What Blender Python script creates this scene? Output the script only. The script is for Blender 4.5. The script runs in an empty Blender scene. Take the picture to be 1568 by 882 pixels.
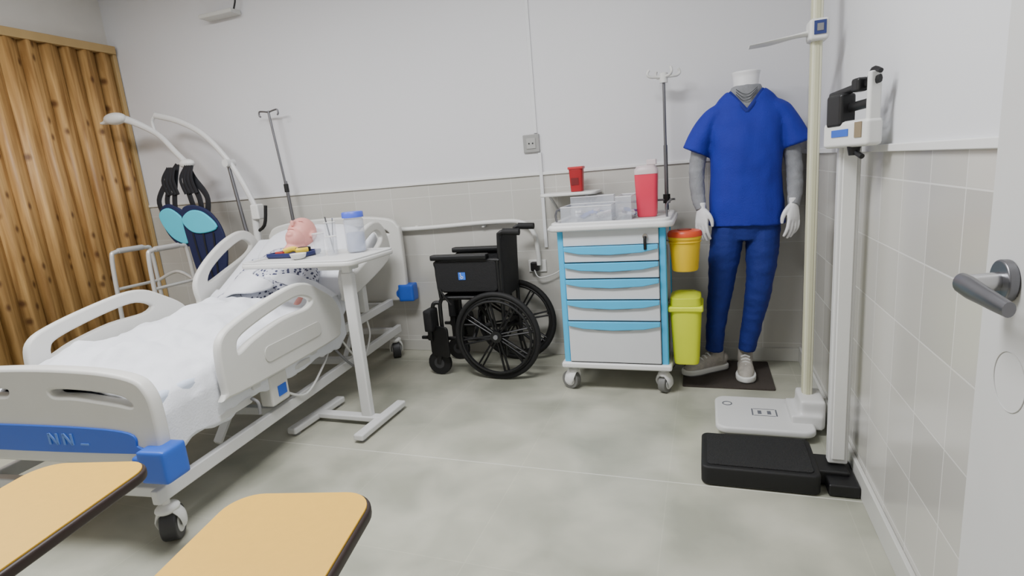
import bpy, math, random
from mathutils import Vector, Matrix, noise, Euler
random.seed(3)
D=bpy.data; C=bpy.context
V=Vector
def lin(c):
    return tuple(((x/255)/12.92 if x/255<=.04045 else ((x/255+.055)/1.055)**2.4) for x in c)
MATS={}
def mat(name,c,rough=.5,metal=0,var=.05,scale=6,bump=0,bscale=60,alpha=1,trans=0,emit=0,sub=None,stretch=(1,1,1)):
    if name in MATS: return MATS[name]
    m=D.materials.new(name); m.use_nodes=True; nt=m.node_tree; N=nt.nodes; L=nt.links
    b=N['Principled BSDF']; c=lin(c)
    tc=N.new('ShaderNodeTexCoord'); mp=N.new('ShaderNodeMapping'); mp.inputs['Scale'].default_value=stretch
    L.new(tc.outputs['Object'],mp.inputs['Vector'])
    nz=N.new('ShaderNodeTexNoise'); nz.inputs['Scale'].default_value=scale; nz.inputs['Detail'].default_value=3
    L.new(mp.outputs[0],nz.inputs['Vector'])
    mx=N.new('ShaderNodeMix'); mx.data_type='RGBA'
    mx.inputs[6].default_value=tuple(x*(1-var) for x in c)+(1,)
    mx.inputs[7].default_value=tuple(min(1,x*(1+var)) for x in c)+(1,)
    L.new(nz.outputs['Fac'],mx.inputs[0]); L.new(mx.outputs[2],b.inputs['Base Color'])
    b.inputs['Roughness'].default_value=rough; b.inputs['Metallic'].default_value=metal
    b.inputs['Alpha'].default_value=alpha; b.inputs['Transmission Weight'].default_value=trans
    if emit:
        b.inputs['Emission Color'].default_value=(1,1,1,1); b.inputs['Emission Strength'].default_value=emit
    if bump:
        n2=N.new('ShaderNodeTexNoise'); n2.inputs['Scale'].default_value=bscale
        L.new(mp.outputs[0],n2.inputs['Vector'])
        bp=N.new('ShaderNodeBump'); bp.inputs['Strength'].default_value=bump; bp.inputs['Distance'].default_value=.01
        L.new(n2.outputs['Fac'],bp.inputs['Height']); L.new(bp.outputs[0],b.inputs['Normal'])
    MATS[name]=m; return m

def pos_nodes(m):
    nt=m.node_tree; N=nt.nodes; L=nt.links
    g=N.new('ShaderNodeNewGeometry'); s=N.new('ShaderNodeSeparateXYZ'); L.new(g.outputs['Position'],s.inputs[0])
    return N,L,g,s
def math_n(N,L,op,a,b):
    n=N.new('ShaderNodeMath'); n.operation=op
    for i,v in enumerate((a,b)):
        if isinstance(v,(int,float)): n.inputs[i].default_value=v
        else: L.new(v,n.inputs[i])
    return n.outputs[0]

def wall_mat(name,upper,c1,c2,grout,tw,th,zoff,split=1.2):
    m=D.materials.new(name); m.use_nodes=True; N,L,g,s=pos_nodes(m); b=N['Principled BSDF']
    u=math_n(N,L,'ADD',s.outputs[0],s.outputs[1]); u=math_n(N,L,'ADD',u,10.07)
    v=math_n(N,L,'ADD',s.outputs[2],zoff)
    cb=N.new('ShaderNodeCombineXYZ'); L.new(u,cb.inputs[0]); L.new(v,cb.inputs[1])
    br=N.new('ShaderNodeTexBrick'); br.offset=0; br.squash=1
    br.inputs['Scale'].default_value=1; br.inputs['Brick Width'].default_value=tw; br.inputs['Row Height'].default_value=th
    br.inputs['Mortar Size'].default_value=.0025; br.inputs['Mortar Smooth'].default_value=.2
    br.inputs['Color1'].default_value=lin(c1)+(1,); br.inputs['Color2'].default_value=lin(c2)+(1,); br.inputs['Mortar'].default_value=lin(grout)+(1,)
    L.new(cb.outputs[0],br.inputs['Vector'])
    nz=N.new('ShaderNodeTexNoise'); nz.inputs['Scale'].default_value=.8; nz.inputs['Detail'].default_value=4
    L.new(g.outputs['Position'],nz.inputs['Vector'])
    up=N.new('ShaderNodeMix'); up.data_type='RGBA'; cu=lin(upper)
    up.inputs[6].default_value=tuple(x*.95 for x in cu)+(1,); up.inputs[7].default_value=tuple(min(1,x*1.05) for x in cu)+(1,)
    L.new(nz.outputs['Fac'],up.inputs[0])
    st=math_n(N,L,'GREATER_THAN',s.outputs[2],split)
    mx=N.new('ShaderNodeMix'); mx.data_type='RGBA'; L.new(st,mx.inputs[0]); L.new(br.outputs['Color'],mx.inputs[6]); L.new(up.outputs[2],mx.inputs[7])
    L.new(mx.outputs[2],b.inputs['Base Color'])
    r=math_n(N,L,'MULTIPLY',st,.36); r=math_n(N,L,'ADD',r,.18); L.new(r,b.inputs['Roughness'])
    inv=math_n(N,L,'SUBTRACT',1.0,st)
    bp=N.new('ShaderNodeBump'); bp.inputs['Distance'].default_value=.002; bp.inputs['Strength'].default_value=.4; bp.invert=True
    h=math_n(N,L,'MULTIPLY',br.outputs['Fac'],inv); L.new(h,bp.inputs['Height']); L.new(bp.outputs[0],b.inputs['Normal'])
    return m
def floor_mat():
    m=D.materials.new('floor_porcelain'); m.use_nodes=True; N,L,g,s=pos_nodes(m); b=N['Principled BSDF']
    def brick(w,h,ou,ov,ms):
        u=math_n(N,L,'ADD',s.outputs[0],ou); v=math_n(N,L,'ADD',s.outputs[1],ov)
        cb=N.new('ShaderNodeCombineXYZ'); L.new(u,cb.inputs[0]); L.new(v,cb.inputs[1])
        br=N.new('ShaderNodeTexBrick'); br.offset=0
        br.inputs['Scale'].default_value=1; br.inputs['Brick Width'].default_value=w; br.inputs['Row Height'].default_value=h
        br.inputs['Mortar Size'].default_value=ms; br.inputs['Mortar Smooth'].default_value=.3
        br.inputs['Color1'].default_value=(.92,.92,.92,1); br.inputs['Color2'].default_value=(1.05,1.05,1.05,1); br.inputs['Mortar'].default_value=(1.2,1.2,1.2,1)
        L.new(cb.outputs[0],br.inputs['Vector']); return br
    br=brick(50,1.2,25,10.01,.0028); br2=brick(.6,.6,10.35,10.01,.0025)
    nz=N.new('ShaderNodeTexNoise'); nz.inputs['Scale'].default_value=3.2; nz.inputs['Detail'].default_value=4; nz.inputs['Roughness'].default_value=.45; nz.inputs['Distortion'].default_value=.3
    L.new(g.outputs['Position'],nz.inputs['Vector'])
    cr=N.new('ShaderNodeValToRGB'); cr.color_ramp.elements[0].position=.32; cr.color_ramp.elements[1].position=.68
    cr.color_ramp.elements[0].color=lin((147,148,134))+(1,); cr.color_ramp.elements[1].color=lin((184,183,168))+(1,)
    L.new(nz.outputs['Fac'],cr.inputs[0])
    ml=N.new('ShaderNodeMix'); ml.data_type='RGBA'; ml.blend_type='MULTIPLY'; ml.inputs[0].default_value=.5
    L.new(cr.outputs[0],ml.inputs[6]); L.new(br2.outputs['Color'],ml.inputs[7])
    mx=N.new('ShaderNodeMix'); mx.data_type='RGBA'; L.new(br.outputs['Fac'],mx.inputs[0]); L.new(ml.outputs[2],mx.inputs[6])
    mx.inputs[7].default_value=lin((204,204,194))+(1,)
    L.new(mx.outputs[2],b.inputs['Base Color']); b.inputs['Roughness'].default_value=.38
    return m
def wood_mat():
    m=D.materials.new('knotty_pine'); m.use_nodes=True; N,L,g,s=pos_nodes(m); b=N['Principled BSDF']
    mp=N.new('ShaderNodeMapping'); mp.inputs['Scale'].default_value=(9,12,.7); L.new(g.outputs['Position'],mp.inputs[0])
    nz=N.new('ShaderNodeTexNoise'); nz.inputs['Scale'].default_value=2.8; nz.inputs['Detail'].default_value=5; nz.inputs['Distortion'].default_value=.5
    L.new(mp.outputs[0],nz.inputs['Vector'])
    cr=N.new('ShaderNodeValToRGB'); e=cr.color_ramp.elements; e[0].position=.3; e[1].position=.7
    e[0].color=lin((136,98,52))+(1,); e[1].color=lin((196,156,98))+(1,); L.new(nz.outputs['Fac'],cr.inputs[0])
    yy=math_n(N,L,'MULTIPLY',s.outputs[1],11.0); zz=math_n(N,L,'MULTIPLY',s.outputs[2],6.0)
    cb=N.new('ShaderNodeCombineXYZ'); L.new(yy,cb.inputs[0]); L.new(zz,cb.inputs[1])
    vo=N.new('ShaderNodeTexVoronoi'); vo.voronoi_dimensions='2D'; vo.inputs['Scale'].default_value=1; L.new(cb.outputs[0],vo.inputs['Vector'])
    c2=N.new('ShaderNodeValToRGB'); e=c2.color_ramp.elements; e[0].position=.06; e[0].color=(1,1,1,1); e[1].position=.21; e[1].color=(0,0,0,1)
    L.new(vo.outputs['Distance'],c2.inputs[0])
    sc_=N.new('ShaderNodeSeparateColor'); L.new(vo.outputs['Color'],sc_.inputs[0])
    gate=math_n(N,L,'GREATER_THAN',sc_.outputs[0],.62)
    kf=math_n(N,L,'MULTIPLY',c2.outputs[0],gate); kf=math_n(N,L,'MULTIPLY',kf,.85)
    mx=N.new('ShaderNodeMix'); mx.data_type='RGBA'; L.new(kf,mx.inputs[0]); L.new(cr.outputs[0],mx.inputs[6]); mx.inputs[7].default_value=lin((84,50,26))+(1,)
    L.new(mx.outputs[2],b.inputs['Base Color']); b.inputs['Roughness'].default_value=.5
    return m

# ---------- geometry ----------
def empty(name,loc,rz=0):
    o=D.objects.new(name,None); C.collection.objects.link(o); o.location=loc; o.rotation_euler=(0,0,rz); o.empty_display_size=.1
    return o
def catmull(P,n=6,closed=False):
    P=[V(p) for p in P]; out=[]; N=len(P)
    rng=range(N) if closed else range(N-1)
    for i in rng:
        if closed: a,b,c,d=P[i-1],P[i],P[(i+1)%N],P[(i+2)%N]
        else: a,b,c,d=P[max(i-1,0)],P[i],P[i+1],P[min(i+2,N-1)]
        for k in range(n):
            t=k/n
            out.append(.5*((2*b)+(c-a)*t+(2*a-5*b+4*c-d)*t*t+(3*b-a-3*c+d)*t**3))
    if not closed: out.append(P[-1])
    return out
def lerp_list(r,m,n):
    out=[]
    for i in range(len(r)-1):
        for k in range(m):
            t=k/m; a,b=r[i],r[i+1]; t=t*t*(3-2*t)*.5+t*.5
            if isinstance(a,tuple): out.append((a[0]+(b[0]-a[0])*t,a[1]+(b[1]-a[1])*t))
            else: out.append(a+(b-a)*t)
    out.append(r[-1]); return out
def g_sweep(P,r,seg=12,sm=0,closed=False,side=None,power=2,cap=True):
    if not isinstance(r,list): r=[r]*len(P)
    P=[V(p) for p in P]
    if sm:
        if closed: P=catmull(P,sm,True); r=[r[0]]*len(P)
        else: r=lerp_list(r,sm,0); P=catmull(P,sm)
    n=len(P); verts=[]; faces=[]; prev=None
    for i in range(n):
        if closed: t=(P[(i+1)%n]-P[i-1])
        else: t=P[min(i+1,n-1)]-P[max(i-1,0)]
        if t.length<1e-9: t=V((0,0,1))
        t.normalize()
        if side is not None:
            s=V(side); s=s-t*s.dot(t)
        elif prev is None:
            s=V((0,0,1)) if abs(t.z)<.9 else V((1,0,0)); s=s-t*s.dot(t)
        else: s=prev-t*prev.dot(t)
        s.normalize(); prev=s; u=t.cross(s)
        a=r[i]; rx,ry=a if isinstance(a,tuple) else (a,a)
        for k in range(seg):
            th=2*math.pi*k/seg; c,q=math.cos(th),math.sin(th)
            if power!=2:
                c=math.copysign(abs(c)**(2/power),c); q=math.copysign(abs(q)**(2/power),q)
            verts.append(P[i]+s*rx*c+u*ry*q)
    m=n if closed else n-1
    for i in range(m):
        j=(i+1)%n
        for k in range(seg):
            l=(k+1)%seg
            faces.append((i*seg+k,i*seg+l,j*seg+l,j*seg+k))
    if not closed and cap:
        faces.append(tuple(reversed(range(seg)))); faces.append(tuple((n-1)*seg+k for k in range(seg)))
    return verts,faces
def g_ball(c,r,seg=20,rings=12,rot=None):
    if not isinstance(r,tuple): r=(r,r,r)
    vs=[];fs=[]
    R=rot if rot else Matrix.Identity(3)
    for i in range(1,rings):
        p=math.pi*i/rings
        for k in range(seg):
            t=2*math.pi*k/seg
            vs.append(V(c)+R@V((r[0]*math.sin(p)*math.cos(t),r[1]*math.sin(p)*math.sin(t),r[2]*math.cos(p))))
    a=len(vs); vs.append(V(c)+R@V((0,0,r[2]))); vs.append(V(c)-R@V((0,0,r[2])))
    for i in range(rings-2):
        for k in range(seg):
            l=(k+1)%seg; fs.append((i*seg+k,(i+1)*seg+k,(i+1)*seg+l,i*seg+l))
    for k in range(seg):
        l=(k+1)%seg; fs.append((a,k,l)); q=(rings-2)*seg; fs.append((a+1,q+l,q+k))
    return vs,fs
def g_box(c,s,rot=(0,0,0)):
    R=Matrix.Identity(3)
    if tuple(rot)!=(0,0,0): R=Euler(rot).to_matrix()
    vs=[V(c)+R@V((s[0]/2*x,s[1]/2*y,s[2]/2*z)) for x in(-1,1) for y in(-1,1) for z in(-1,1)]
    return vs,[(0,1,3,2),(4,6,7,5),(0,4,5,1),(2,3,7,6),(0,2,6,4),(1,5,7,3)]
def join(gs):
    vs=[];fs=[]
    for a,b in gs:
        o=len(vs); vs+=list(a); fs+=[tuple(i+o for i in f) for f in b]
    return vs,fs
def mk(name,g,m,parent=None,bev=0,ang=40,seg=2,coll=None):
    me=D.meshes.new(name); me.from_pydata([tuple(v) for v in g[0]],[],g[1]); me.update()
    me.materials.append(m)
    o=D.objects.new(name,me); (coll or C.collection).objects.link(o)
    if parent: o.parent=parent
    me.polygons.foreach_set('use_smooth',[True]*len(me.polygons))
    me.set_sharp_from_angle(angle=math.radians(ang))
    if bev:
        b=o.modifiers.new('b','BEVEL'); b.width=bev; b.segments=seg; b.limit_method='ANGLE'; b.angle_limit=math.radians(50); b.harden_normals=True
    return o
def box(name,p,c,s,m,bev=.003,rot=(0,0,0),seg=2): return mk(name,g_box(c,s,rot),m,p,bev,30,seg)
def cyl(name,p,a,b,r,m,r2=None,seg=20,bev=0): return mk(name,g_sweep([a,b],[r,r if r2 is None else r2],seg),m,p,bev,40)
def tube(name,p,pts,r,m,sm=6,seg=10,closed=False,side=None,power=2): return mk(name,g_sweep(pts,r,seg,sm,closed,side,power),m,p,0,50)
def torus(name,p,c,R,r,m,axis='y',seg=48,ms=10):
    pts=[]
    for i in range(seg):
        t=2*math.pi*i/seg; a,b=R*math.cos(t),R*math.sin(t)
        pts.append(V(c)+(V((a,0,b)) if axis=='y' else V((0,a,b)) if axis=='x' else V((a,b,0))))
    return mk(name,g_sweep(pts,r,ms,0,True),m,p)
WS=D.scenes.new('workbench_tmp')
def evalmesh(o):
    vl=WS.view_layers[0]; vl.update(); dg=vl.depsgraph
    return D.meshes.new_from_object(o.evaluated_get(dg))
def organic(name,parts,m,parent,voxel=.008,smooth=4,wr=0,wrs=8,clampz=None,boolean=None,wz=1.0):
    g=join(parts); o=mk('tmp',g,m,coll=WS.collection)
    r=o.modifiers.new('r','REMESH'); r.mode='VOXEL'; r.voxel_size=voxel
    s=o.modifiers.new('s','SMOOTH'); s.factor=.5; s.iterations=smooth
    cut=None
    if boolean:
        cut=mk('cut',boolean,m,coll=WS.collection); bb=o.modifiers.new('b','BOOLEAN'); bb.operation='DIFFERENCE'; bb.object=cut; bb.solver='EXACT'
    me=evalmesh(o); D.objects.remove(o)
    if cut: D.objects.remove(cut)
    if wr:
        for v in me.vertices:
            n=noise.noise(V((v.co.x*wrs,v.co.y*wrs,v.co.z*wrs*wz)))+.5*noise.noise(V((v.co.x*wrs*2.3,v.co.y*wrs*2.3,v.co.z*wrs*2.3*wz)))
            v.co+=v.normal*n*wr
    if clampz is not None:
        for v in me.vertices: v.co.z=max(v.co.z,clampz)
    ob=D.objects.new(name,me); C.collection.objects.link(ob); ob.parent=parent
    if not me.materials: me.materials.append(m)
    me.polygons.foreach_set('use_smooth',[True]*len(me.polygons))
    if boolean: me.set_sharp_from_angle(angle=math.radians(50))
    return ob
def rrect(w,h,r,cx=0,cy=0,n=5):
    out=[]
    for (sx,sy,a0) in ((1,1,0),(-1,1,90),(-1,-1,180),(1,-1,270)):
        for k in range(n+1):
            a=math.radians(a0+90*k/n); out.append((cx+sx*(w/2-r)+r*math.cos(a),cy+sy*(h/2-r)+r*math.sin(a)))
    return out
def AX(o,u,v):
    u=V(u).normalized(); v=V(v).normalized(); w=u.cross(v)
    M=Matrix.Identity(4)
    for i in range(3): M[i][0]=u[i];M[i][1]=v[i];M[i][2]=w[i];M[i][3]=o[i]
    return M
def plate(name,p,outline,m,th,M,holes=(),bev=.003,sm=0):
    cu=D.curves.new('c','CURVE'); cu.dimensions='2D'; cu.fill_mode='BOTH'; cu.extrude=max(th/2-bev,.0001); cu.bevel_depth=bev; cu.bevel_resolution=2
    for o in (outline,)+tuple(holes):
        pts=[(a[0],a[1],0) for a in o]
        if sm: pts=[tuple(q) for q in catmull(pts,sm,True)]
        s=cu.splines.new('POLY'); s.points.add(len(pts)-1); s.use_cyclic_u=True
        for i,q in enumerate(pts): s.points[i].co=(q[0],q[1],0,1)
    t=D.objects.new('t',cu); me=D.meshes.new_from_object(t)
    if len(me.polygons)==0:
        WS.collection.objects.link(t); me=evalmesh(t)
    D.objects.remove(t)
    me.transform(M); me.materials.clear(); me.materials.append(m)
    ob=D.objects.new(name,me); C.collection.objects.link(ob); ob.parent=p
    me.polygons.foreach_set('use_smooth',[True]*len(me.polygons))
    me.set_sharp_from_angle(angle=math.radians(35))
    return ob
def lathe(name,p,prof,m,c,seg=28):
    vs=[];fs=[]
    for r,z in prof:
        for k in range(seg):
            t=2*math.pi*k/seg; vs.append(V((c[0]+r*math.cos(t),c[1]+r*math.sin(t),c[2]+z)))
    n=len(prof)
    for i in range(n-1):
        for k in range(seg):
            l=(k+1)%seg; fs.append((i*seg+k,i*seg+l,(i+1)*seg+l,(i+1)*seg+k))
    fs.append(tuple(reversed(range(seg)))); fs.append(tuple((n-1)*seg+k for k in range(seg)))
    return mk(name,(vs,fs),m,p,0,40)

# ---------- materials ----------
WHT=mat('white_plastic',(218,218,215),.4)
BEDP=mat('bed_plastic',(208,207,202),.42)
STEELW=mat('white_enamel',(208,208,207),.35)
BLUE=mat('blue_plastic',(38,90,192),.4)
SKYB=mat('sky_blue_plastic',(64,178,226),.4)
BLK=mat('black_plastic',(14,14,16),.45)
RUB=mat('black_rubber',(12,12,13),.7)
FAB=mat('black_nylon',(11,11,14),.75,bump=.3,bscale=200)
CHR=mat('chrome',(190,190,192),.22,1)
DCHR=mat('brushed_steel',(120,120,124),.35,.9)
SHEET=mat('white_sheet',(220,222,228),.85,bump=.15,bscale=120)
GREY=mat('grey_plastic',(120,120,122),.5)
CLR=mat('clear_plastic',(214,218,226),.12,alpha=.26)
SCRUB=mat('royal_blue_scrub',(16,36,150),.8,var=.14,scale=10,bump=.25,bscale=180)
PANT=mat('navy_scrub_pants',(20,38,122),.8,var=.15,scale=10,bump=.25,bscale=180)
TRIM=mat('grey_trim',(200,200,196),.5)
DARK=mat('dark_shadow_gap',(40,40,40),.8)

# ---------- room ----------
XR,YB,XL,YF,ZC=.515,3.42,-4.5,-1.6,2.9
wm=wall_mat('wall_paint_and_tile',(214,214,217),(192,190,184),(186,184,177),(206,205,200),.3,.2,.09)
wm2=wall_mat('wall_paint_and_gloss_tile',(216,217,220),(200,198,192),(178,176,170),(216,215,211),.2,.2,.09)  # wider tile contrast paints the darker gloss reflections into the colour
def slab(n,c,s,m): return mk(n,g_box(c,s),m)
slab('floor',((XL+XR)/2,(YF+YB)/2,-.05),(XR-XL+.4,YB-YF+.4,.1),floor_mat())
slab('ceiling',((XL+XR)/2,(YF+YB)/2,ZC+.05),(XR-XL+.4,YB-YF+.4,.1),mat('ceiling_paint',(218,218,218),.8))
slab('wall_back',((XL+XR)/2,YB+.05,ZC/2),(XR-XL+.2,.1,ZC),wm)
slab('wall_right',(XR+.05,(YF+YB)/2,ZC/2),(.1,YB-YF,ZC),wm2)
slab('wall_left',(XL-.05,(YF+YB)/2,ZC/2),(.1,YB-YF,ZC),mat('left_wall_paint',(205,202,196),.7))
slab('wall_front',((XL+XR)/2,YF-.05,ZC/2),(XR-XL+.2,.1,ZC),mat('front_wall_paint',(208,208,208),.7))
CAPM=mat('cap_trim_white',(224,224,223),.4)
box('trim_1',None,((XL+XR)/2,YB-.006,1.2),(XR-XL,.012,.018),CAPM)
box('trim_2',None,(XR-.006,(YB+1.0)/2,1.2),(.012,YB-1.0,.022),CAPM)
box('baseboard_back',None,((XL+XR)/2,YB-.006,.04),(XR-XL,.012,.08),mat('baseboard_tile',(188,187,180),.4))
box('baseboard_right',None,(XR-.007,(YB+YF)/2,.045),(.014,YB-YF,.09),mat('baseboard_tile2',(194,194,189),.4))
# pine folding partition on left wall
wp=empty('pine_folding_partition',(XL,2.4,0)); WOOD=wood_mat()
vs=[];fs=[]
prof=[]; y=.985
zig=[(0,.030),(.010,.040),(.045,.062),(.085,.082),(.092,.082),(.098,.074),(.118,.034),(.124,.029)]
while y>-.93:
    for a_,b_ in zig: prof.append((y-a_,b_+.006*noise.noise(V((y*9,a_*20,0)))))
    y-=.130
prof.reverse()
for (yy,xx) in prof: vs+= [V((xx,yy,.01)),V((xx,yy,2.4))]
for i in range(len(prof)-1): fs.append((2*i,2*i+1,2*i+3,2*i+2))
o=mk('pleated_boards',(vs,fs),WOOD,wp,0,25)
mkk=o.modifiers.new('s','SOLIDIFY'); mkk.thickness=.012; mkk.offset=-1
PINE=mat('pine_trim',(172,144,96),.5,var=.2,stretch=(1,1,.2))
box('header',wp,(.05,0,2.43),(.1,2.0,.06),PINE); box('side_jamb',wp,(.04,.998,1.21),(.08,.03,2.42),PINE)

# ceiling lights
LP=mat('light_panel_diffuser',(255,255,255),.5,emit=3)
for i,(x,y,pw) in enumerate(((-1.1,1.2,92),(-3.2,1.2,66))):
    e=empty('ceiling_light_panel',(x,y,ZC-.02)); box('frame',e,(0,0,0),(1.24,.64,.04),WHT); box('diffuser',e,(0,0,-.022),(1.18,.58,.006),LP,0)
    l=D.lights.new('panel_lamp','AREA'); l.shape='RECTANGLE'; l.size=1.2; l.size_y=.6; l.energy=pw; l.color=(.98,.985,1)
    lo=D.objects.new('panel_lamp',l); C.collection.objects.link(lo); lo.parent=e; lo.location=(0,0,-.04)

def caster(p,x,y,r,m,tyre,top,w=.045,ang=0):
    R=Matrix.Rotation(ang,3,'Z')
    def T(a): return R@V(a)+V((x,y,0))
    cyl('caster_tyre',p,T((-w/2,.01,r)),T((w/2,.01,r)),r,tyre,seg=28,bev=.006)
    cyl('caster_hub',p,T((-w/2-.003,.01,r)),T((w/2+.003,.01,r)),r*.62,m,seg=24,bev=.002)
    cyl('caster_axle_cap',p,T((-w/2-.007,.01,r)),T((w/2+.007,.01,r)),r*.25,GREY,seg=14)
    g=[]
    for s in(-1,1):
        g.append(g_sweep([T((s*(w/2+.012),.012,r*.8)),T((s*(w/2+.012),0,r*1.5)),T((s*w*.3,-.008,r*2.15))],[(.022,.006),(.03,.008),(.03,.012)],10,3,side=R@V((0,1,0))))
    g.append(g_ball(T((0,-.008,r*2.1)),(w*.7,w*.8,r*.32)))
    mk('caster_fork',join(g),m,p)
    cyl('caster_stem',p,T((0,-.01,r*2.1)),T((0,-.01,top)),.014,m)

# ---------- hospital bed ----------
bed=empty('hospital_bed',(-2.257,1.148,0),math.radians(6.5))
for x in(-.4,.4):
    for y in(.07,2.06): caster(bed,x,y,.064,WHT,mat('caster_grey',(50,50,52),.5),.21,.055,.5)
    box('base_rail',bed,(x+.02*(1 if x>0 else -1),1.06,.205),(.032,2.1,.055),STEELW,.006)
    box('upper_frame_rail',bed,(x,1.05,.405),(.035,2.04,.05),STEELW,.006)
for y in(.07,.75,1.45,2.06): box('base_crossbar',bed,(0,y,.2),(.84,.04,.04),STEELW,.006)
for y in(.1,.7,1.3,2.0): box('upper_crossbar',bed,(0,y,.4),(.8,.04,.035),STEELW,.005)
for x in(-.33,.33):
    for (a,b) in ((.42,.62),(1.5,1.7)):
        tube('lift_arm',bed,[(x,a,.2),(x,b,.4)],[(.028,.014)]*2,STEELW,0,4,side=(0,1,0))
cyl('actuator_body',bed,(.1,.5,.26),(.1,1.1,.3),.03,GREY); cyl('actuator_rod',bed,(.1,1.1,.3),(.1,1.4,.33),.012,CHR)
box('control_box',bed,(.43,.70,.34),(.07,.13,.15),BEDP,.012); box('control_box_label',bed,(.467,.71,.325),(.004,.06,.05),BLUE,.001)
box('release_bracket',bed,(.44,.42,.36),(.04,.2,.035),STEELW,.008); box('release_bracket_b',bed,(.44,.9,.38),(.04,.14,.03),STEELW,.008)
tube('cable',bed,[(.43,.75,.3),(.45,.9,.22),(.44,1.1,.3),(.4,1.25,.36)],.006,WHT)
tube('cable_b',bed,[(.40,1.35,.38),(.46,1.45,.2),(.43,1.65,.28),(.4,1.7,.38)],.006,WHT)
tube('cable_c',bed,[(.42,1.2,.4),(.47,1.3,.24),(.45,1.42,.2),(.40,1.6,.37)],.007,GREY)
tube('crank_handle',bed,[(.47,.5,.37),(.5,.5,.35),(.5,.5,.30)],.007,GREY)
def board(name,y,z0,z1):
    out=[(-.5,z0+.04),(-.47,z0),(-.2,z0-.005),(.2,z0-.005),(.47,z0),(.5,z0+.04),(.505,z1-.14),(.49,z1-.07),(.44,z1-.03),(.28,z1-.005),(0,z1+.005),(-.28,z1-.005),(-.44,z1-.03),(-.49,z1-.07),(-.505,z1-.14)]
    def hole(s):
        h=[(.1,z1-.052),(.28,z1-.057),(.40,z1-.075),(.445,z1-.11),(.43,z1-.13),(.36,z1-.12),(.2,z1-.1),(.1,z1-.095)]
        return [(s*a,b) for a,b in h]
    plate(name,bed,out,BEDP,.05,AX((0,y,0),(1,0,0),(0,0,1)),[hole(1),hole(-1)],.012,5)
board('footboard',.02,.355,.68); board('headboard',2.13,.42,1.0)
plate('footboard_blue_panel',bed,[(-.44,.392),(.40,.392),(.42,.417),(.40,.462),(.2,.479),(-.2,.484),(-.43,.482),(-.46,.437)],BLUE,.012,AX((0,-.006,0),(1,0,0),(0,0,1)),(),.003,5)
LT=mat('pale_blue_print',(92,132,205),.5)
gl=[]
for k,ux in enumerate((.07,.135)):
    for dx in(0,.035): gl.append(g_box((ux+dx-.018,-.0135,.437),(.009,.003,.042)))
    gl.append(g_box((ux,-.0135,.437),(.008,.003,.053),(0,-.68,0)))
gl.append(g_box((.205,-.0135,.420),(.035,.003,.006)))
mk('footboard_print',join(gl),LT,bed)
for s in(-1,1):
    for (y,z) in((-.0,.36),(2.14,.46)):
        organic('corner_bumper',[g_box((s*.51,y,z),(.11,.1,.12)),g_box((s*.46,y,z-.005),(.1,.07,.07))],BLUE,bed,.008,6)
FR=[(0,.02),(.02,0),(.3,-.01),(.8,-.01),(.86,.02),(.885,.1),(.84,.19),(.72,.27),(.62,.32),(.5,.33),(.3,.305),(.12,.27),(.03,.235),(.0,.17)]
FH=[(.09,.14),(.085,.19),(.13,.225),(.3,.262),(.5,.288),(.6,.275),(.66,.235),(.6,.20),(.4,.20),(.2,.17)]
HR=[(0,.03),(.02,0),(.3,-.01),(.55,0),(.62,.03),(.645,.1),(.62,.2),(.56,.26),(.46,.28),(.3,.26),(.12,.2),(.02,.13)]
HH=[(.1,.09),(.14,.16),(.3,.215),(.46,.24),(.54,.225),(.58,.16),(.5,.12),(.3,.1)]
a=math.radians(13)
for s in(-1,1):
    zr=.445
    plate('foot_siderail',bed,FR,BEDP,.036,AX((s*.485,.35,zr),(0,1,0),(0,0,1)),[FH],.011,4)
    plate('head_siderail',bed,HR,BEDP,.036,AX((s*.485,1.34,.60),(0,math.cos(a),math.sin(a)),(0,-math.sin(a),math.cos(a))),[HH],.011,4)
    plate('siderail_inset',bed,rrect(.44,.07,.03,.46,.085),mat('bed_plastic_b',(196,195,189),.45),.004,AX((s*.505,.35,zr),(0,1,0),(0,0,1)),(),.0015)
    for y in(.55,1.0): box('siderail_bracket',bed,(s*.45,y,.43),(.04,.05,.07),STEELW,.006)
    box('siderail_bracket_h',bed,(s*.45,1.6,.56),(.04,.05,.2),STEELW,.006)
pm=AX((.506,1.34,.60),(0,math.cos(a),math.sin(a)),(0,-math.sin(a),math.cos(a)))
plate('rail_control_panel',bed,rrect(.10,.12,.015,.045,.055),mat('panel_pale',(180,188,202),.4),.006,pm,(),.002)
def PM(u_,v_): return pm@V((u_,v_,.004))
mk('rail_buttons',join([g_ball(PM(.02+.025*i,.02+.024*j),(.004,.008,.008),10,8) for i in range(3) for j in range(4)]),mat('button_navy',(50,56,90),.5),bed)
MATT=mat('mattress_cover',(196,205,222),.7)
box('mattress',bed,(0,.67,.50),(.88,1.25,.12),MATT,.02)
ai=math.radians(29)
ch=V((0,1.28,.44)); ud=V((0,math.cos(ai),math.sin(ai))); un=V((0,-math.sin(ai),math.cos(ai)))
cc=ch+ud*.39+un*.06
box('mattress_back_section',bed,cc,(.88,.78,.12),SHEET,.02,(ai,0,0))
box('backrest_frame',bed,ch+ud*.38-un*.02,(.8,.74,.03),STEELW,.005,(ai,0,0))
nx,ny=90,110; vs=[];fs=[]
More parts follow.
